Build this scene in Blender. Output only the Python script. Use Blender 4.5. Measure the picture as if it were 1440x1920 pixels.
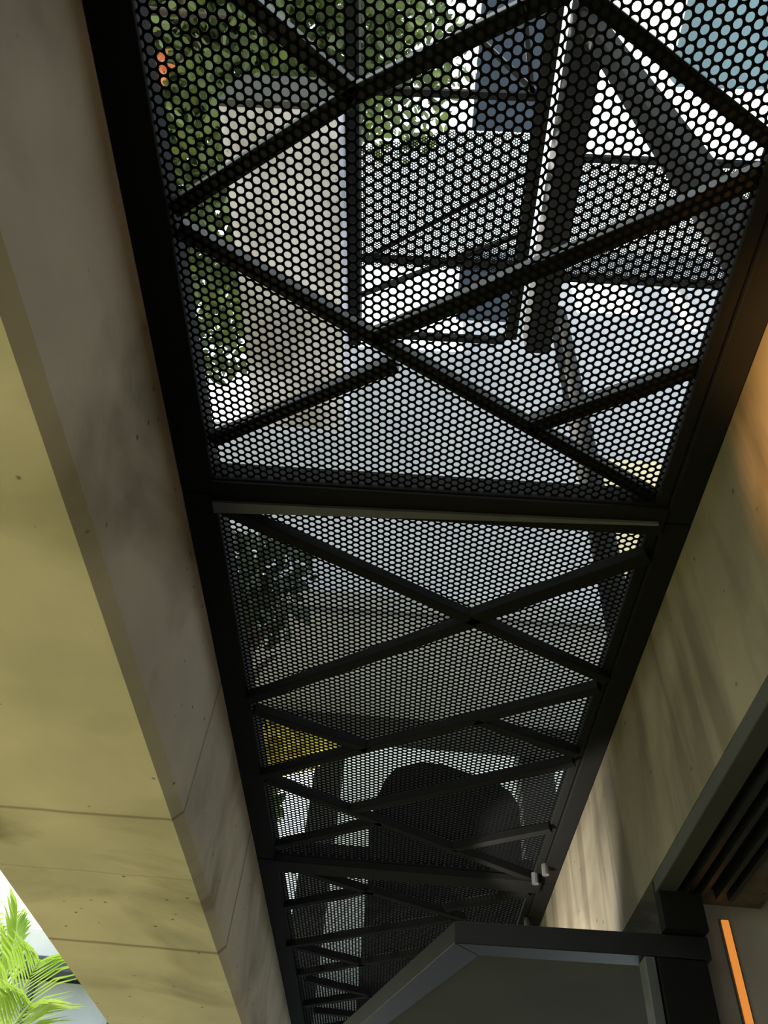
import bpy, bmesh, math, random
import numpy as np
from mathutils import Vector, Matrix
for o in list(bpy.data.objects): bpy.data.objects.remove(o)
S = bpy.context.scene; COL = S.collection
random.seed(7); RNG = np.random.default_rng(7)

# ------------------------------------------------------------------ camera
F = 1442.0
_r = np.array([-35., -1640., -F]); _r /= np.linalg.norm(_r)
_t = np.array([1., -.062, .046]); _t -= _r*(_t@_r); _t /= np.linalg.norm(_t)
_z = np.cross(_t, _r)
ROT = np.array([_t, _r, _z]); EYE = np.array([0, 0, 1.6])
cd = bpy.data.cameras.new('camera'); cam = bpy.data.objects.new('camera', cd); COL.objects.link(cam)
cd.sensor_fit = 'HORIZONTAL'; cd.sensor_width = 36; cd.lens = 36*F/1440; cd.clip_start = .02; cd.clip_end = 500
M4 = Matrix(ROT.tolist()).to_4x4(); M4.translation = Vector(EYE); cam.matrix_world = M4
S.camera = cam
def at(x, y, Z=None, X=None, Y=None):
    """where the sight line of a pixel meets a real plane of the place"""
    d = ROT@np.array([(x-720)/F, (960-y)/F, -1.])
    k = (Z-1.6)/d[2] if Z is not None else (X/d[0] if X is not None else Y/d[1])
    return Vector((EYE+d*k).tolist())

# ------------------------------------------------------------------ light
S.view_settings.view_transform = 'Standard'; S.view_settings.look = 'None'
S.view_settings.gamma = 1; S.view_settings.use_curve_mapping = False
S.view_settings.exposure = 0.0
w = bpy.data.worlds.new('sky'); S.world = w; w.use_nodes = True
nt = w.node_tree; bg = nt.nodes['Background']
tc = nt.nodes.new('ShaderNodeTexCoord'); nz = nt.nodes.new('ShaderNodeTexNoise'); nz.inputs['Scale'].default_value = 2.5
rp = nt.nodes.new('ShaderNodeValToRGB')
rp.color_ramp.elements[0].position = .35; rp.color_ramp.elements[0].color = (.70, .88, .95, 1)
rp.color_ramp.elements[1].position = .6; rp.color_ramp.elements[1].color = (.95, 1, .98, 1)
nt.links.new(tc.outputs['Generated'], nz.inputs['Vector']); nt.links.new(nz.outputs['Fac'], rp.inputs['Fac'])
nt.links.new(rp.outputs['Color'], bg.inputs['Color']); bg.inputs['Strength'].default_value = 2.3
def light(name, kind, loc, energy, color, target=None, **kw):
    d = bpy.data.lights.new(name, kind); d.energy = energy; d.color = color
    for k, v in kw.items(): setattr(d, k, v)
    o = bpy.data.objects.new(name, d); COL.objects.link(o); o.location = loc
    if target is not None: o.rotation_euler = (Vector(target)-Vector(loc)).to_track_quat('-Z', 'Y').to_euler()
    return o
light('sun', 'SUN', (0, 0, 30), 7.0, (1, .95, .85), (9, -5, 0), angle=.01)

# ------------------------------------------------------------------ materials
def lin(c): return tuple((v/255/12.92 if v/255 <= .04045 else ((v/255+.055)/1.055)**2.4) for v in c)
def mat(name, c, rough=.7, metal=0, c2=None, scale=4, detail=6, bump=0, lo=.35, hi=.65, emit=0, transl=0, vec=(1, 1, 1), spec=.5):
    m = bpy.data.materials.new(name); m.use_nodes = True; n = m.node_tree; b = n.nodes['Principled BSDF']
    b.inputs['Roughness'].default_value = rough; b.inputs['Metallic'].default_value = metal
    b.inputs['Specular IOR Level'].default_value = spec
    t = n.nodes.new('ShaderNodeTexCoord'); mp = n.nodes.new('ShaderNodeMapping'); mp.inputs['Scale'].default_value = vec
    ns = n.nodes.new('ShaderNodeTexNoise'); ns.inputs['Scale'].default_value = scale; ns.inputs['Detail'].default_value = detail
    n.links.new(t.outputs['Object'], mp.inputs[0]); n.links.new(mp.outputs[0], ns.inputs['Vector'])
    r = n.nodes.new('ShaderNodeValToRGB'); r.color_ramp.elements[0].position = lo; r.color_ramp.elements[1].position = hi
    r.color_ramp.elements[0].color = (*lin(c), 1); r.color_ramp.elements[1].color = (*lin(c2 or c), 1)
    n.links.new(ns.outputs['Fac'], r.inputs['Fac']); n.links.new(r.outputs['Color'], b.inputs['Base Color'])
    if emit: b.inputs['Emission Color'].default_value = (*lin(c), 1); b.inputs['Emission Strength'].default_value = emit
    if transl:
        tr = n.nodes.new('ShaderNodeBsdfTranslucent'); mx = n.nodes.new('ShaderNodeMixShader'); mx.inputs[0].default_value = transl
        n.links.new(r.outputs['Color'], tr.inputs['Color'])
        n.links.new(b.outputs[0], mx.inputs[1]); n.links.new(tr.outputs[0], mx.inputs[2])
        n.links.new(mx.outputs[0], n.nodes['Material Output'].inputs['Surface'])
    if bump:
        bp = n.nodes.new('ShaderNodeBump'); bp.inputs['Strength'].default_value = bump; bp.inputs['Distance'].default_value = .01
        n.links.new(ns.outputs['Fac'], bp.inputs['Height']); n.links.new(bp.outputs[0], b.inputs['Normal'])
    m['ramp'] = r.name
    return m
def concrete(name, c, c2, joints=(), streak=0):
    m = mat(name, c, .85, c2=c2, scale=3.0, detail=8, lo=.3, hi=.7, bump=.12)
    n = m.node_tree; b = n.nodes['Principled BSDF']; r = n.nodes[m['ramp']]
    tcn = [q for q in n.nodes if q.type == 'TEX_COORD'][0]
    def mult(colsock, fac, dark):
        mx = n.nodes.new('ShaderNodeMix'); mx.data_type = 'RGBA'; mx.blend_type = 'MULTIPLY'
        n.links.new(fac, mx.inputs[0]); n.links.new(colsock, mx.inputs[6]); mx.inputs[7].default_value = (*dark, 1)
        return mx.outputs[2]
    c_ = r.outputs['Color']
    # casting pores
    v = n.nodes.new('ShaderNodeTexVoronoi'); v.inputs['Scale'].default_value = 14; v.inputs['Randomness'].default_value = 1
    n.links.new(tcn.outputs['Object'], v.inputs['Vector'])
    rr = n.nodes.new('ShaderNodeValToRGB'); rr.color_ramp.elements[0].position = .05; rr.color_ramp.elements[1].position = .10
    rr.color_ramp.elements[0].color = (1, 1, 1, 1); rr.color_ramp.elements[1].color = (0, 0, 0, 1)
    n.links.new(v.outputs['Distance'], rr.inputs['Fac'])
    n2 = n.nodes.new('ShaderNodeTexNoise'); n2.inputs['Scale'].default_value = 5
    n.links.new(tcn.outputs['Object'], n2.inputs['Vector'])
    gt = n.nodes.new('ShaderNodeMath'); gt.operation = 'GREATER_THAN'; gt.inputs[1].default_value = .46
    n.links.new(n2.outputs['Fac'], gt.inputs[0])
    mm = n.nodes.new('ShaderNodeMath'); mm.operation = 'MULTIPLY'
    n.links.new(rr.outputs['Color'], mm.inputs[0]); n.links.new(gt.outputs[0], mm.inputs[1])
    c_ = mult(c_, mm.outputs[0], (.3, .3, .27))
    # blotchy stains, greenish and brown
    n3 = n.nodes.new('ShaderNodeTexNoise'); n3.inputs['Scale'].default_value = 1.6; n3.inputs['Detail'].default_value = 5
    n3.inputs['Distortion'].default_value = .8
    n.links.new(tcn.outputs['Object'], n3.inputs['Vector'])
    r3 = n.nodes.new('ShaderNodeMapRange'); r3.inputs['From Min'].default_value = .48; r3.inputs['From Max'].default_value = .68
    n.links.new(n3.outputs['Fac'], r3.inputs['Value'])
    c_ = mult(c_, r3.outputs[0], (.50, .49, .44))
    if streak:
        mp = n.nodes.new('ShaderNodeMapping'); mp.inputs['Scale'].default_value = (5, 5, .7)
        n4 = n.nodes.new('ShaderNodeTexNoise'); n4.inputs['Scale'].default_value = 1.5; n4.inputs['Detail'].default_value = 4
        n4.inputs['Distortion'].default_value = .4
        n.links.new(tcn.outputs['Object'], mp.inputs[0]); n.links.new(mp.outputs[0], n4.inputs['Vector'])
        r4 = n.nodes.new('ShaderNodeMapRange'); r4.inputs['From Min'].default_value = .5; r4.inputs['From Max'].default_value = .62
        n.links.new(n4.outputs['Fac'], r4.inputs['Value'])
        c_ = mult(c_, r4.outputs[0], (1-streak, 1-streak*1.05, 1-streak*1.1))
    # formwork board joints
    if joints:
        sx = n.nodes.new('ShaderNodeSeparateXYZ'); n.links.new(tcn.outputs['Object'], sx.inputs[0])
        nj = n.nodes.new('ShaderNodeTexNoise'); nj.inputs['Scale'].default_value = 7
        n.links.new(tcn.outputs['Object'], nj.inputs['Vector'])
        for ax, pos, wd, st in joints:
            a = n.nodes.new('ShaderNodeMath'); a.operation = 'SUBTRACT'; n.links.new(sx.outputs[ax], a.inputs[0]); a.inputs[1].default_value = pos-.008
            k = n.nodes.new('ShaderNodeMath'); k.operation = 'MULTIPLY_ADD'; k.inputs[1].default_value = -.016; n.links.new(nj.outputs['Fac'], k.inputs[0]); n.links.new(a.outputs[0], k.inputs[2])
            ab = n.nodes.new('ShaderNodeMath'); ab.operation = 'ABSOLUTE'; n.links.new(k.outputs[0], ab.inputs[0])
            mr = n.nodes.new('ShaderNodeMapRange'); mr.inputs['From Min'].default_value = wd*.3; mr.inputs['From Max'].default_value = wd
            mr.inputs['To Min'].default_value = st; mr.inputs['To Max'].default_value = 0
            n.links.new(ab.outputs[0], mr.inputs['Value'])
            c_ = mult(c_, mr.outputs[0], (.45, .42, .36))
    n.links.new(c_, b.inputs['Base Color'])
    return m
M = dict(
    black=mat('black_paint', (18, 20, 21), .45, c2=(13, 14, 15), scale=20, spec=.4),
    blackmatt=mat('matt_black', (15, 15, 15), .8, c2=(11, 11, 11), scale=6, spec=.2),
    sheet=mat('sheet_black', (10, 11, 12), .85, c2=(8, 8, 9), scale=10, spec=.08),
    porch=mat('porch_soffit', (140, 140, 142), .9, c2=(150, 149, 148), scale=2),
    greysteel=mat('grey_steel', (88, 90, 92), .45, c2=(70, 72, 74), scale=8),
    conc_l=concrete('concrete_left', (186, 175, 154), (210, 197, 174), joints=[(1, 1.93, .010, .8), (1, 2.86, .016, .9), (1, 2.29, .006, .35)]),
    conc_side=concrete('concrete_side', (172, 166, 146), (198, 190, 168), streak=.4),
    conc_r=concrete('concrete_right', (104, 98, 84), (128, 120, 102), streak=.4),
    conc_up=concrete('concrete_upper', (190, 186, 202), (208, 204, 218)),
    floor=mat('dark_floor', (58, 54, 48), .7, c2=(72, 68, 60), scale=3),
    inner=mat('grey_plaster', (150, 146, 142), .9, c2=(164, 160, 154), scale=5, bump=.05),
    dark=mat('dark_plaster', (48, 49, 47), .8, c2=(58, 58, 54), scale=4),
    wall=mat('pale_render', (150, 151, 158), .9, c2=(163, 163, 168), scale=1.2, bump=.05),
    warm=mat('warm_lit_render', (190, 176, 136), .9, c2=(198, 186, 150), scale=1.5),  # cream tint carries the warm light on this part of the facade
    teal=mat('teal_panel', (120, 146, 158), .5, c2=(104, 130, 144), scale=2),
    white=mat('white_paint', (225, 228, 226), .8, c2=(210, 214, 212), scale=2),
    slate=mat('slate_blue', (62, 74, 92), .6, c2=(54, 64, 80), scale=4),
    pale_grey=mat('pale_grey_panel', (176, 184, 190), .6, c2=(160, 170, 178), scale=2),
    grass=mat('lawn', (146, 146, 96), .9, c2=(168, 162, 110), scale=9),
    orange=mat('orange_strip', (228, 140, 62), .5, emit=.85),
    bark=mat('bark', (74, 62, 50), .9, c2=(52, 44, 36), scale=12, vec=(1, 1, .2), bump=.3),
    leaf=mat('leaf_green', (70, 82, 50), .6, c2=(120, 136, 70), scale=1.5, transl=.2),
    leaf_dark=mat('leaf_dark', (36, 46, 36), .6, c2=(52, 62, 44), scale=2, transl=.15),
    leaf_yellow=mat('leaf_yellow', (214, 204, 96), .5, c2=(236, 222, 120), scale=3, transl=.5),
    orange_leaves=mat('orange_leaf', (216, 120, 66), .5, c2=(232, 150, 96), scale=3, transl=.4),
    palm=mat('palm_leaf', (140, 176, 60), .45, c2=(180, 206, 100), scale=5, transl=.35),
    palmrib=mat('palm_rib', (196, 222, 120), .5, c2=(216, 234, 160), scale=5, transl=.2),
    brick=mat('warm_brown', (124, 96, 66), .8, c2=(140, 108, 76), scale=5),
)

# ------------------------------------------------------------------ builders
def tag(o, label=None, cat=None, group=None, kind=None):
    for k, v in (('label', label), ('category', cat), ('group', group), ('kind', kind)):
        if v: o[k] = v
    return o
def empty(name, loc, label, cat, group=None):
    o = bpy.data.objects.new(name, None); COL.objects.link(o); o.location = loc; o.empty_display_size = .05
    return tag(o, label, cat, group)
def obj(name, verts, faces, m, parent=None, smooth=False):
    me = bpy.data.meshes.new(name); me.from_pydata([tuple(v) for v in verts], [], faces); me.materials.append(M[m]); me.validate()
    o = bpy.data.objects.new(name, me); COL.objects.link(o)
    if smooth:
        for p in me.polygons: p.use_smooth = True
    if parent is not None:
        o.parent = parent; o.matrix_parent_inverse = Matrix.Translation(parent.location).inverted()
    return o
BOXF = [(0, 3, 2, 1), (4, 5, 6, 7), (0, 1, 5, 4), (1, 2, 6, 5), (2, 3, 7, 6), (3, 0, 4, 7)]
class MB:
    def __init__(s): s.v = []; s.f = []
    def add(s, v, f):
        k = len(s.v); s.v += [tuple(q) for q in v]; s.f += [tuple(i+k for i in q) for q in f]; return s
    def box(s, x0, x1, y0, y1, z0, z1):
        return s.add([(x0, y0, z0), (x1, y0, z0), (x1, y1, z0), (x0, y1, z0), (x0, y0, z1), (x1, y0, z1), (x1, y1, z1), (x0, y1, z1)], BOXF)
    def bar(s, a, b, w, z0, z1, ext=0):
        """rectangular tube from a to b (plan points), width w, between heights z0 and z1"""
        a = Vector((a[0], a[1], 0)); b = Vector((b[0], b[1], 0)); d = (b-a).normalized(); n = Vector((-d.y, d.x, 0))*w/2
        a = a-d*ext; b = b+d*ext
        P = [a-n, b-n, b+n, a+n]
        return s.add([(p.x, p.y, z0) for p in P]+[(p.x, p.y, z1) for p in P], BOXF)
    def tube(s, pts, rad, n=8):
        pts = [Vector(p) for p in pts]; rs = rad if isinstance(rad, (list, tuple)) else [rad]*len(pts)
        k = len(s.v)
        for i, p in enumerate(pts):
            d = (pts[min(i+1, len(pts)-1)]-pts[max(i-1, 0)]).normalized()
            a = d.orthogonal().normalized(); b = d.cross(a)
            for j in range(n):
                t = 2*math.pi*j/n; q = p+(a*math.cos(t)+b*math.sin(t))*rs[i]; s.v.append(tuple(q))
        for i in range(len(pts)-1):
            for j in range(n): s.f.append((k+i*n+j, k+i*n+(j+1) % n, k+(i+1)*n+(j+1) % n, k+(i+1)*n+j))
        s.f.append(tuple(k+j for j in range(n))[::-1]); s.f.append(tuple(k+(len(pts)-1)*n+j for j in range(n)))
        return s
    def prism(s, pts, ax):
        """pts: outline as list of 3-D points; ax: extrusion vector"""
        n = len(pts); ax = Vector(ax)
        v = [Vector(p) for p in pts]+[Vector(p)+ax for p in pts]
        return s.add(v, [tuple(range(n))[::-1], tuple(range(n, 2*n))]+[(i, (i+1) % n, n+(i+1) % n, n+i) for i in range(n)])
    def build(s, name, m, parent=None, bevel=0, smooth=False):
        o = obj(name, s.v, s.f, m, parent, smooth)
        if bevel:
            b = o.modifiers.new('bevel', 'BEVEL'); b.width = bevel; b.segments = 2; b.limit_method = 'ANGLE'
        return o
def struct(o): o['kind'] = 'structure'; return o

PITCH = .0177; RAD = .0071; DX = PITCH*.8660254
def sheet(name, x0, x1, y0, y1, z, parent, th=.003, inside=None, rad=RAD):
    """sheet steel with round holes in 60 degree staggered rows"""
    nx = int((x1-x0)/DX)+1; ny = int((y1-y0)/PITCH)+1
    ang = np.arange(12)*math.pi/6
    R = np.where(np.arange(12) % 2 == 0, PITCH/math.sqrt(3), PITCH/2)
    outer = np.stack([np.cos(ang)*R, np.sin(ang)*R], 1); inner = np.stack([np.cos(ang), np.sin(ang)], 1)*rad
    ci, cj = np.meshgrid(np.arange(nx), np.arange(ny), indexing='ij')
    cx = x0+(ci+.5)*DX; cy = y0+(cj+.5+.5*(ci % 2))*PITCH
    C = np.stack([cx.ravel(), cy.ravel()], 1)
    if inside: C = C[[inside(a, b) for a, b in C]]
    n = len(C)
    V = np.zeros((n, 48, 3))
    V[:, 0:12, :2] = C[:, None]+outer; V[:, 12:24, :2] = C[:, None]+inner; V[:, 24:36, :2] = V[:, 12:24, :2]; V[:, 36:48, :2] = V[:, 0:12, :2]
    V[:, :24, 2] = z; V[:, 24:, 2] = z+th
    q = []
    for k in range(12):
        l = (k+1) % 12
        q += [(k, 12+k, 12+l, l), (12+k, 24+k, 24+l, 12+l), (24+k, 36+k, 36+l, 24+l)]
    q = np.array(q)
    Fc = (q[None]+(np.arange(n)*48)[:, None, None]).reshape(-1, 4)
    me = bpy.data.meshes.new(name); me.vertices.add(n*48); me.vertices.foreach_set('co', V.ravel())
    me.loops.add(Fc.size); me.loops.foreach_set('vertex_index', Fc.ravel().astype(np.int32))
    me.polygons.add(len(Fc)); me.polygons.foreach_set('loop_start', np.arange(len(Fc), dtype=np.int32)*4)
    me.update(calc_edges=True); me.materials.append(M['sheet'])
    o = bpy.data.objects.new(name, me); COL.objects.link(o)
    o.parent = parent; o.matrix_parent_inverse = Matrix.Translation(parent.location).inverted()
    return o

# ------------------------------------------------------------------ the building round the walkway
H = 2.98; XL = -.567; XR = .627
# left concrete beam: side face, small chamfer, broad soffit
zB = 2.555; xA = -.5915; zA = 2.5305; xO = -1.18
mb = MB(); mb.prism([(XL, -3, zB), (XL, -3, 3.2), (xO, -3, 3.2), (xO, -3, zA), (xA, -3, zA)], (0, 10.5, 0))
o = mb.build('wall_left', 'conc_l'); o.data.materials.append(M['conc_side']); struct(o)
for p in o.data.polygons:
    if p.normal.x > .9: p.material_index = 1
struct(MB().box(XR, XR+.3, -3, 7.5, 2.475, 3.2).build('wall_right', 'conc_r'))
struct(MB().box(-1.2, 3.2, -3, 7.5, -.12, 0).build('floor', 'floor'))
struct(MB().box(XR+.3, 3.2, -3, 7.5, 2.62, 2.8).build('ceiling', 'inner'))
struct(MB().box(-1.2, 3.2, -3.2, -3, 0, 3.2).build('wall_back', 'inner'))
struct(MB().box(3.2, 3.4, -3.2, 7.5, 0, 3.2).build('wall_interior', 'inner'))
# garden outside on the left
g = MB().box(-30, -1.2, -12, 30, -.14, -.02).build('lawn', 'grass'); tag(g, 'sunlit yellow green lawn outside beyond the left beam', 'lawn', kind='stuff')

# ------------------------------------------------------------------ perforated canopy over the walkway: three panels in a row
def brace(parent, p, q, z, width=.03, above=True, depth=.03, grow=.0):
    a = at(*p, Z=z); b = at(*q, Z=z)
    z0, z1 = (z+.004, z+.004+depth) if above else (z-.001-depth, z-.001)
    return MB().bar(a, b, width, z0, z1, ext=grow).build('brace', 'black' if above else 'blackmatt', parent, bevel=.002)
LX0, LX1, RX0, RX1 = -.567, -.488, .535, .627
def panel(y0, y1, braces, label, above, zoff=0, x0=LX1, x1=RX0, holes=True):
    e = empty('canopy_panel', ((x0+x1)/2, (y0+y1)/2, H+zoff), label, 'canopy panel', 'perforated canopy panels between the two beams')
    z = H+zoff
    sheet('perforated_sheet', x0-.01, x1+.01, y0, y1, z, e)
    MB().box(LX0+.001, LX1, y0, y1, z-.012, z+.06).build('side_rail', 'blackmatt', e, bevel=.003)
    MB().box(RX0+.03, RX1-.001, y0, y1, z-.02, z+.06).build('side_rail', 'blackmatt', e, bevel=.003)
    MB().box(RX0, RX0+.027, y0, y1, z-.012, z+.03).build('edge_angle', 'blackmatt', e, bevel=.002)
    MB().box(LX1-.002, RX0+.002, y0, y0+.045, z-.012, z+.05).build('end_rail', 'blackmatt', e, bevel=.003)
    MB().box(LX1-.002, RX0+.002, y1-.045, y1, z-.012, z+.05).build('end_rail', 'blackmatt', e, bevel=.003)
    for b in braces: brace(e, b[0], b[1], z+(0 if above else 0), b[2] if len(b) > 2 else .03, above)
    return e
P1 = [((430, -20), (668, 185)), ((322, 398), (668, 178)), ((662, 182), (985, 22)), ((985, 22), (1090, -30)),
      ((332, 432), (1238, 945)), ((700, 640), (1452, 325), .034), ((396, 832), (742, 688)), ((992, 808), (1322, 692), .034),
      ((1095, -12), (1460, 278), .026)]
P2 = [((415, 938), (1135, 1262)), ((470, 1300), (890, 1152), .034), ((884, 1148), (1212, 1030), .04), ((478, 1320), (690, 1392)),
      ((494, 1443), (1122, 1277)), ((890, 1338), (1082, 1402)), ((500, 1450), (1005, 1640)), ((662, 1508), (1075, 1417)),
      ((520, 1576), (716, 1530)), ((850, 1580), (1032, 1543))]
P3 = [((560, 1620), (700, 1664)), ((537, 1690), (700, 1658)), ((692, 1660), (870, 1712)), ((835, 1694), (992, 1664)),
      ((541, 1764), (850, 1712)), ((548, 1764), (690, 1800)), ((560, 1818), (800, 1775)), ((575, 1828), (700, 1857)),
      ((572, 1876), (720, 1852)), ((590, 1888), (720, 1902)), ((585, 1925), (700, 1905))]
panel(-.78, 1.178, P1, 'nearest black perforated canopy panel overhead, at the top of the photo', True)
p2 = panel(1.182, 3.10, P2, 'middle black perforated canopy panel between the wide crossbar and the second crossbar', False)
panel(3.105, 5.75, P3, 'farthest and darkest perforated canopy panel above the dark bulkhead', False)
# crossbars, and a grey strip whose colour stands for a lit flange face
MB().box(LX1-.002, RX0+.03, 1.135, 1.215, 2.955, 2.966).build('cross_tube', 'blackmatt', p2, bevel=.003)
MB().box(LX1-.002, RX0+.03, 3.05, 3.15, 2.94, 2.966).build('cross_tube', 'blackmatt', p2, bevel=.003)
a = at(403, 942, Z=2.965); b = at(1232, 974, Z=2.965)
fb = MB(); d0 = .033; d1 = .006
fb.prism([(a.x, a.y-d0/2, 2.946), (b.x, b.y-d1/2, 2.946), (b.x, b.y+d1/2, 2.946), (a.x, a.y+d0/2, 2.946)], (0, 0, .008))
fb.build('lit_flange_strip', 'greysteel', p2)
# small fixing lugs on the right rail
for px, py in ((1003, 1645), (1022, 1628), (988, 1728)):
    q = at(px, py, Z=2.955); MB().tube([(q.x, q.y, 2.93), (q.x, q.y, 2.97)], .014, 10).build('bolt_cap', 'greysteel', p2)

# ------------------------------------------------------------------ storey above: same beams and canopy again
HU = 7.1; ZU = 6.66; _Y = at(560, 205, Z=6.66).y
struct(MB().prism([(-.645, _Y, ZU), (-.645, _Y, HU+.2), (-1.37, _Y, HU+.2), (-1.37, _Y, ZU)], (0, 3.6-_Y, 0)).build('trim_1', 'conc_up'))
struct(MB().box(-1.37, -.645, _Y-.04, _Y-.002, ZU, HU+.2).build('trim_5', 'dark'))  # dark cover added to tone down the slab's bright end face
struct(MB().box(.745, .93, -3, 3.0, 6.98, HU+.2).build('trim_2', 'blackmatt'))
u = empty('upper_canopy', (0, 1.2, HU), 'second perforated canopy a storey higher, seen through the nearest panel', 'canopy panel')
sheet('perforated_sheet', -.56, .60, 1.45, 2.40, HU, u, inside=lambda x, y: y > 1.45+.2*(.6-x) - .1, rad=.0059)
MB().box(-.643, -.55, -1.5, 3.05, HU-.06, HU+.08).build('side_rail', 'blackmatt', u)
MB().box(.585, .675, -1.5, 2.95, HU-.02, HU+.08).build('side_rail', 'blackmatt', u)
for y in (1.24, 2.36, 2.98): MB().box(-.55, .585, y-.022, y+.022, HU-.01, HU+.05).build('cross_rail', 'blackmatt', u)
for p, q, wd in [((660, 190), (1045, -20), .04), ((900, 75), (1010, 180), .03), ((985, 30), (1000, 190), .03), ((700, 480), (980, 330), .02), ((665, 560), (980, 440), .03)]:
    MB().bar(at(*p, Z=HU), at(*q, Z=HU), wd, HU+.004, HU+.05).build('brace', 'black', u)
u2 = empty('upper_canopy', (1.3, 1.9, HU), 'outer perforated canopy bay a storey higher, to the right of the steel post', 'canopy panel')
sheet('perforated_sheet', .92, 2.15, 1.62, 2.42, HU, u2, rad=.0059)
MB().box(.86, .93, -1.5, 2.5, HU-.02, HU+.08).build('side_rail', 'blackmatt', u2)
MB().box(2.13, 2.2, .4, 2.5, HU-.02, HU+.08).build('side_rail', 'blackmatt', u2)
for y in (1.6, 2.44): MB().box(.93, 2.13, y-.02, y+.02, HU-.01, HU+.05).build('cross_rail', 'blackmatt', u2)
# bluish soffit of the neighbouring wing, top right
a = at(1308, 0, Z=9); b = at(1250, 230, Z=9)
struct(MB().box(a.x, 6.5, -2, 1.55, 9, 9.3).build('trim_3', 'teal'))

a = at(905, 0, Z=12); b = at(1040, 0, Z=12); c = at(890, 245, Z=12); d = at(868, 490, Z=12); f = at(865, 600, Z=12)
struct(MB().box(a.x, b.x, -2, c.y, 12, 12.3).build('trim_6', 'slate'))
struct(MB().box(a.x, b.x, d.y, f.y, 12, 12.3).build('trim_7', 'slate'))

def post(name, p_top, p_bot, rad_xy, width, m, label, cat, z0=None, z1=None):
    """vertical post standing at plan point rad_xy"""
    x, y = rad_xy
    return tag(MB().box(x-width/2, x+width/2, y-width/2, y+width/2, z0, z1).build(name, m, bevel=.01), label, cat)
# thick post on top of the right beam
q = at(1262, 270, X=.80)
e = empty('steel_post', (q.x, q.y, 3.2), 'thick dark steel post leaning across the top right behind the mesh', 'post')
MB().box(q.x-.05, q.x+.05, q.y-.05, q.y+.05, 3.212, 6.9).build('shaft', 'blackmatt', e, bevel=.004)
MB().box(q.x-.09, q.x+.09, q.y-.09, q.y+.09, 3.2, 3.212).build('base_plate', 'black', e)
# tall post / trunk further off
q = at(1108, 900, Y=4.4)
e = empty('steel_column', (q.x, q.y, 3.2), 'slim dark column in front of the pale facade, right of centre', 'column')
zt = at(1052, 600, Y=4.4).z
MB().tube([(q.x, q.y, 3.2), (q.x, q.y, 10.5)], .11, 20).build('shaft', 'blackmatt', e, smooth=True)
MB().tube([(q.x, q.y, 3.2), (q.x, q.y, 3.23)], .15, 20).build('base_plate', 'dark', e)

# ------------------------------------------------------------------ facade facing the walkway
D = 5.9; DS = 7.6
zt = at(760, 655, Y=D).z; zl = at(800, 1120, Y=D).z
xl = at(478, 800, Y=D).x; zt2 = at(440, 792, Y=D).z
xr = at(1118, 870, Y=D).x
struct(MB().box(xl, xr, D, D+.25, zl, zt).build('wall_front', 'wall'))
struct(MB().box(-4.2, xl, D, D+.25, zl, zt2).build('wall_front_left', 'wall'))
struct(MB().box(xr+.02, 6, D+.1, D+.35, zl, at(1150, 850, Y=D).z).build('wall_front_right', 'warm'))
xw = at(868, 560, Y=D+.4).x; zh = at(1100, 470, Y=D+.4).z; zb_ = at(1150, 870, Y=D).z
h1 = [at(1062, 505, Y=D+.4), at(1208, 592, Y=D+.4)]; h2 = [at(1236, 520, Y=D+.4), at(1322, 622, Y=D+.4)]
wb = MB(); Y0, Y1 = D+.4, D+.6
wb.box(xw, 6, Y0, Y1, zb_, h2[1].z); wb.box(xw, h1[0].x, Y0, Y1, h2[1].z, zh); wb.box(h1[0].x, h1[1].x, Y0, Y1, h2[1].z, h1[1].z)
wb.box(h1[0].x, h1[1].x, Y0, Y1, h1[0].z, zh); wb.box(h1[1].x, h2[0].x, Y0, Y1, h2[1].z, zh); wb.box(h2[0].x, h2[1].x, Y0, Y1, h2[0].z, zh); wb.box(h2[1].x, 6, Y0, Y1, h2[1].z, zh)
struct(wb.build('wall_upper', 'wall'))
DS = D+(zl-1.6)*0; q = at(800, 1350, Z=zl); DS = q.y
struct(MB().box(-4.2, 6, D+.36, DS, zl, zl+.3).build('ceiling_porch', 'porch'))
struct(MB().box(-4.2, 6, DS, DS+.3, zl-.22, zl+.3).build('trim_4', 'dark'))
DB = DS+2.4
struct(MB().box(at(605, 1500, Y=DB).x, 8, DB, DB+.2, 0, zl+3).build('wall_far', 'white'))
for nm, px, wd, lab in (('concrete_pillar', 607, .34, 'wide dark pillar beyond the mesh, beside the yellow leaves'), ('concrete_pillar', 1012, .42, 'wide dark pillar at the right, beyond the rounded partition')):
    q = at(px, 1500, Y=DS+.7)
    tag(MB().box(q.x-wd/2, q.x+wd/2, DS+.7, DS+.7+wd, 0, zl+2.9).build(nm, 'dark', bevel=.01), lab, 'pillar')
# dark partition with a rounded top
YP = DS+.32
out = [(690, 1920), (692, 1620), (692, 1555), (705, 1500), (722, 1462), (742, 1440), (790, 1428), (835, 1434), (880, 1450), (930, 1466), (958, 1486), (974, 1512), (978, 1600), (978, 1920)]
pts = [at(x, y, Y=YP) for x, y in out]; pts[0].z = 0; pts[-1].z = 0
pts[0].x = pts[1].x; pts[-1].x = pts[-2].x
tag(MB().prism(pts, (0, .25, 0)).build('curved_partition', 'blackmatt'), 'dark free-standing partition with a rounded top, low beyond the canopy', 'partition')

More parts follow.
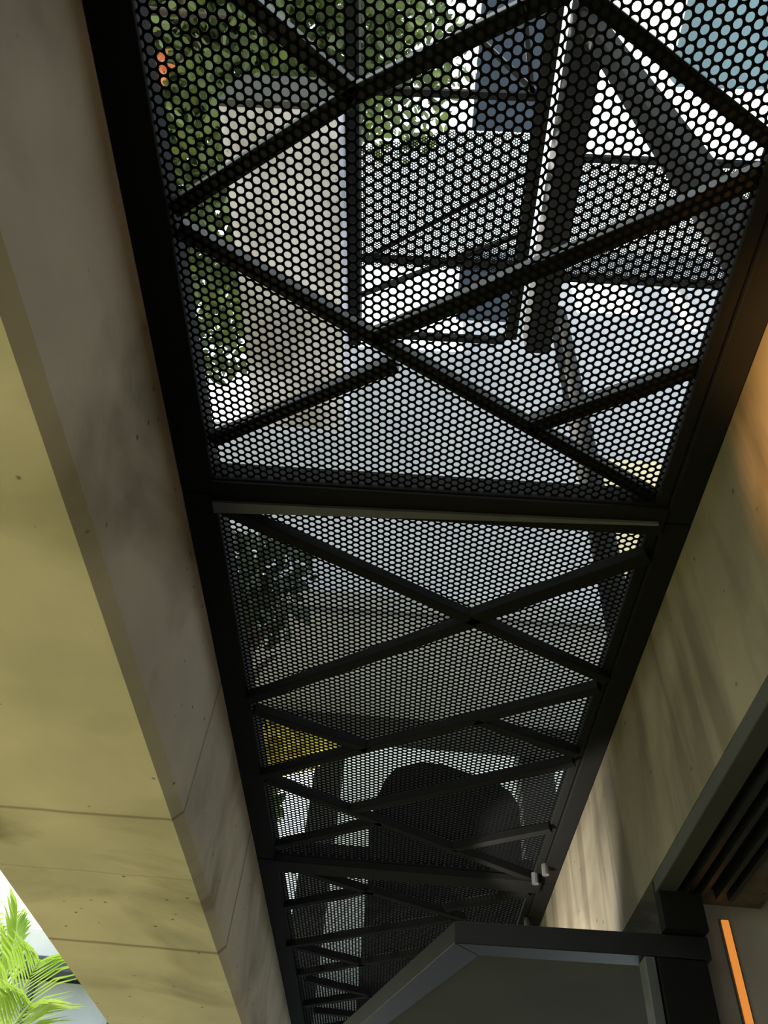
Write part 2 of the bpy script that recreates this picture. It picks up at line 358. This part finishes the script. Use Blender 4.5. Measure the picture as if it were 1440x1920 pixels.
# ------------------------------------------------------------------ lower right: bulkhead, door header, lit strip
ZS = 2.3
a = at(853, 1726, Z=ZS+.05); b = at(1206, 1746, Z=ZS+.05); c = at(680, 1918, Z=ZS)
d = (c-a); c2 = a+d*1.6
yb = min(a.y, b.y)
e = empty('bulkhead', ((a.x+b.x)/2, a.y+.5, ZS), 'dark flat bulkhead with a raised rim under the far canopy, bottom centre', 'bulkhead')
b.x = at(1318, 1760, Y=b.y+.03).x
poly = [(a.x+.004, a.y+.004, ZS+.014), (b.x, b.y+.004, ZS+.014), (b.x, c2.y, ZS+.014), (c2.x+.004, c2.y, ZS+.014)]
MB().prism(poly, (0, 0, .03)).build('panel', 'dark', e)
rm = MB(); wd = .065
dn = (c2-a).normalized(); nn = Vector((-dn.y, dn.x, 0))
if nn.x < 0: nn = -nn
rm.prism([(a.x, a.y, ZS), (b.x, b.y, ZS), (b.x, b.y+wd, ZS), (a.x+nn.x*wd, a.y+wd, ZS)], (0, 0, .05))
rm.prism([(a.x, a.y, ZS), (a.x+nn.x*wd, a.y+wd, ZS), (c2.x+nn.x*wd, c2.y, ZS), (c2.x, c2.y, ZS)], (0, 0, .05))
rm.build('rim', 'black', e, bevel=.002)
# sliding door header along the right beam
e = empty('door_header', (.75, 0, 2.47), 'black sliding door header with grooved tracks along the right beam', 'door header')
x1 = at(1240, 1719, Z=2.44).x; x2 = at(1292, 1719, Z=2.44).x; x3 = at(1364, 1709, Z=2.44).x
MB().box(XR, x1, -3, b.y, 2.44, 2.474).build('casing', 'dark', e, bevel=.003)
MB().box(x1, x3, -3, b.y, 2.46, 2.62).build('track_channel', 'blackmatt', e)
for xx in (x1+.02, x2-.012, x2+.03, (x2+x3)/2+.02):
    MB().box(xx, xx+.012, -3, b.y, 2.435, 2.46).build('track_fin', 'black', e)
MB().box(XR+.004, at(1318, 1760, Y=b.y+.03).x, b.y-.02, b.y+.02, ZS+.055, 2.61).build('end_cap', 'blackmatt', e)
# door post beyond it
pb = at(1197, 1760, Y=b.y+.03).x; pe = at(1318, 1800, Y=b.y+.03).x
e = empty('door_post', ((pb+pe)/2, b.y+.08, 0), 'black door post with a narrow grey edge, lower right', 'post')
MB().box(pb+.028, pe, b.y+.004, b.y+.15, 0, ZS-.001).build('jamb', 'blackmatt', e, bevel=.004)
MB().box(pb, pb+.024, b.y+.006, b.y+.06, 0, ZS-.001).build('edge_profile', 'greysteel', e, bevel=.002)
# inner wall end with the orange strip
yw = b.y+.12
wt = at(1306, 1722, Y=yw)
struct(MB().box(wt.x, 3.2, yw, yw+.15, 0, 2.62).build('wall_inner', 'inner'))
s0 = at(1358, 1726, Y=yw-.01); s1 = at(1402, 1915, Y=yw-.01)
e = empty('light_strip', (s0.x, yw-.01, s1.z-.8), 'thin vertical glowing orange light strip on the inner wall', 'light strip')
MB().box(s0.x-.008, s0.x+.009, yw-.014, yw-.002, .6, s0.z).build('diffuser', 'orange', e)
MB().box(s0.x-.012, s0.x+.013, yw-.008, yw, .58, s0.z+.004).build('channel', 'greysteel', e)

# ------------------------------------------------------------------ plants
def leaf_cloud(name, n, centre, radii, size, m, parent, keep=None, seed=1, flat=.4):
    rg = np.random.default_rng(seed); V = []; Fc = []; c = 0
    while c < n:
        p = rg.normal(size=3); p /= np.linalg.norm(p); p *= rg.random()**(1/2.4)
        p = np.array(centre)+p*np.array(radii)
        if keep and not keep(p): continue
        a = rg.normal(size=3); a /= np.linalg.norm(a); b = np.cross(a, rg.normal(size=3)); b /= np.linalg.norm(b)
        s = size*(.6+.8*rg.random()); nrm = np.cross(a, b)
        k = len(V)
        V += [p-a*s, p-a*s*.3+b*s*.42+nrm*s*.1, p+a*s*.5+b*s*.34+nrm*s*.08, p+a*s*1.1, p+a*s*.5-b*s*.34+nrm*s*.08, p-a*s*.3-b*s*.42+nrm*s*.1, p+a*s*.1]
        Fc += [(k, k+1, k+6), (k+1, k+2, k+6), (k+2, k+3, k+6), (k+3, k+4, k+6), (k+4, k+5, k+6), (k+5, k, k+6)]
        c += 1
    return obj(name, V, Fc, m, parent)
def tree(label, base, centre, radii, n, size, m='leaf', seed=1, keep=None, name='tree'):
    e = empty(name, base, label, 'tree')
    tr = MB(); cx, cy, cz = centre
    b = Vector(base); top = Vector((cx, cy, cz+radii[2]*.3))
    mid = b.lerp(top, .5)+Vector((.1, .1, 0))
    tr.tube([b, b.lerp(mid, .5), mid, mid.lerp(top, .5), top], [.16, .13, .11, .07, .03], 10)
    rg = random.Random(seed)
    for i in range(9):
        st = mid.lerp(top, rg.uniform(0, .8)); d = Vector((rg.uniform(-1, 1)*radii[0], rg.uniform(-1, 1)*radii[1], rg.uniform(.1, .7)*radii[2]))*.8
        tr.tube([st, st+d*.5+Vector((0, 0, .1)), st+d], [.05, .03, .012], 6)
    tr.build('trunk', 'bark', e, smooth=True)
    leaf_cloud('foliage', n, centre, radii, size, m, e, keep, seed)
    return e
c = at(330, 260, Z=9.5)
_tr = tree('leafy green tree outside on the left, seen through the mesh beside the left beam', (c.x-1.0, c.y+1.0, 0), c, (1.6, 2.6, 2.0), 6200, .10, 'leaf', 3, keep=lambda p: p[0] < -1.4 and p[2] > 7.4)
q = at(284, 128, Z=7.4); leaf_cloud('orange_leaves', 46, q, (.10, .10, .2), .05, 'orange_leaves', _tr, seed=31)  # small cluster of orange leaves added for an orange spot
c = at(500, -20, Z=11)
tree('darker tree high above the upper beam, top left behind the mesh', (c.x-2.4, c.y-1.2, 0), c, (1.7, 1.9, 1.5), 4200, .11, 'leaf', 5, keep=lambda p: p[2] > 9.4)
c = at(740, 90, Z=14)
tree('sparse tree crown against the sky above the second canopy', (c.x-4.5, c.y-2.2, 0), c, (1.1, 1.6, 1), 900, .10, 'leaf', 8)
c = at(480, 1100, Y=5.3)
tree('thin dark-leaved sapling in front of the pale facade, left', (c.x, 5.3, 3.0), c, (.55, .3, .75), 420, .085, 'leaf_dark', 9, name='sapling')
c = at(540, 1385, Y=8.3)
e = empty('yellow_shrub', (c.x-.35, 8.3, 0), 'bright yellow-leaved shrub low on the left behind the mesh', 'shrub')
MB().tube([(c.x-.35, 8.3, 0), (c.x-.3, 8.3, 3), (c.x-.3, 8.3, c.z)], [.06, .05, .03], 8).build('stem', 'bark', e)
leaf_cloud('foliage', 700, (c.x-.35, 8.3, c.z-.12), (.95, .4, .30), .10, 'leaf_yellow', e, seed=4)
leaf_cloud('foliage', 500, (c.x-.45, 8.3, c.z-.85), (.5, .4, .5), .10, 'leaf', e, seed=6)
leaf_cloud('foliage', 90, (c.x-.7, 8.2, c.z-.5), (.3, .3, .2), .10, 'leaf_yellow', e, seed=14)

# palm in the garden, bottom left
def frond(parent, base, tip, droop, n, ll, wd):
    base = Vector(base); tip = Vector(tip); ctrl = base.lerp(tip, .55)+Vector((0, 0, droop))
    cv = lambda t: base*(1-t)**2+ctrl*2*t*(1-t)+tip*t*t
    st = MB().tube([cv(i/10) for i in range(11)], [.012-.009*i/10 for i in range(11)], 6).build('frond', 'palmrib', parent, smooth=True)
    V = []; Fc = []
    for i in range(n):
        t = .18+.82*i/n; p = cv(t); d = (cv(min(1, t+.02))-cv(t-.02)).normalized()
        side = d.cross(Vector((0, 0, 1))).normalized()
        for s in (-1, 1):
            l = ll*math.sin(math.pi*(.15+.8*t))*random.uniform(.85, 1.1)
            dr = (d*.75+side*s*.8+Vector((0, 0, .25+random.uniform(-.1, .1)))).normalized()
            nn = dr.cross(Vector((0, 0, 1))).normalized()*wd
            mid = p+dr*l*.5; end = p+dr*l+Vector((0, 0, -l*.22))
            k = len(V); V += [p-nn*.3, p+nn*.3, mid+nn, mid-nn, end, mid+Vector((0, 0, -.006))]
            Fc += [(k, k+5, k+3), (k, k+1, k+5), (k+1, k+2, k+5), (k+5, k+2, k+4), (k+3, k+5, k+4)]
    lf = obj('leaflets', V, Fc, 'palm'); lf.parent = st
    return st
YP = 4.3
root = at(-60, 2080, Y=YP)
e = empty('palm', (root.x, YP, 0), 'bright green palm outside the opening at the bottom left', 'palm')
MB().tube([(root.x, YP, -.02), (root.x+.03, YP, 1.0), (root.x, YP, root.z)], [.11, .09, .08], 12).build('trunk', 'bark', e, smooth=True)
for (tx, ty, yy, dr) in [(30, 1715, 4.3, .3), (-60, 1610, 4.6, .3), (75, 1800, 4.0, .2), (-30, 1700, 4.4, .25), (60, 1880, 3.9, .15)]:
    frond(e, root, at(tx, ty, Y=yy), dr, 20, .4, .011)

# neighbouring building seen at the bottom left
YN = 9.0
q0 = at(-300, 1905, Y=YN); q1 = at(230, 1905, Y=YN)
e = empty('neighbour_house', ((q0.x+q1.x)/2, YN, 0), 'pale neighbouring house with a slate gutter beyond the palm, bottom left', 'house')
zg0 = at(110, 1842, Y=YN).z; zg1 = at(110, 1815, Y=YN).z
MB().box(q0.x-1, q1.x+1.2, YN, YN+3, 0, zg0).build('wall', 'pale_grey', e)
MB().box(q0.x-1, q1.x+1.2, YN-.35, YN-.1, zg0, zg1).build('gutter', 'slate', e, bevel=.01)
MB().box(q0.x-1, q1.x+1.2, YN-.1, YN+3, zg1, zg1+.32).build('parapet', 'white', e)
for k in range(5):
    x = q0.x+k*.9; MB().box(x, x+.05, YN-.06, YN-.005, 0, zg0).build('batten', 'slate', e)
MB().box(q1.x-.55, q1.x+1.2, YN-.3, YN-.12, 0, zg0-.55).build('panel', 'white', e)

# ------------------------------------------------------------------ lamps of the walkway (outside the frame)
def uplight(loc, target, energy, color, size, label, blend=.3):
    e = empty('uplight', loc, label, 'lamp')
    MB().tube([(loc[0], loc[1], loc[2]-.14), (loc[0], loc[1], loc[2]-.02)], .05, 16).build('housing', 'black', e)
    l = light('uplight_beam', 'SPOT', loc, energy, color, target, spot_size=size, spot_blend=blend, shadow_soft_size=.03)
    l.parent = e; l.matrix_parent_inverse = Matrix.Translation(loc).inverted()
t = at(1130, 1640, X=XR)
uplight((.12, 2.75, 2.495), (XR, 2.75, 2.70), 42, (1, .93, .80), 1.75, 'small black uplight lying on top of the dark bulkhead', .25)
t = at(1520, 740, X=XR)
uplight((-.3, .75, 1.7), (XR, .68, 2.62), 560, (1, .5, .16), .46, 'small black uplight with a warm beam below the near right beam', 1.0)
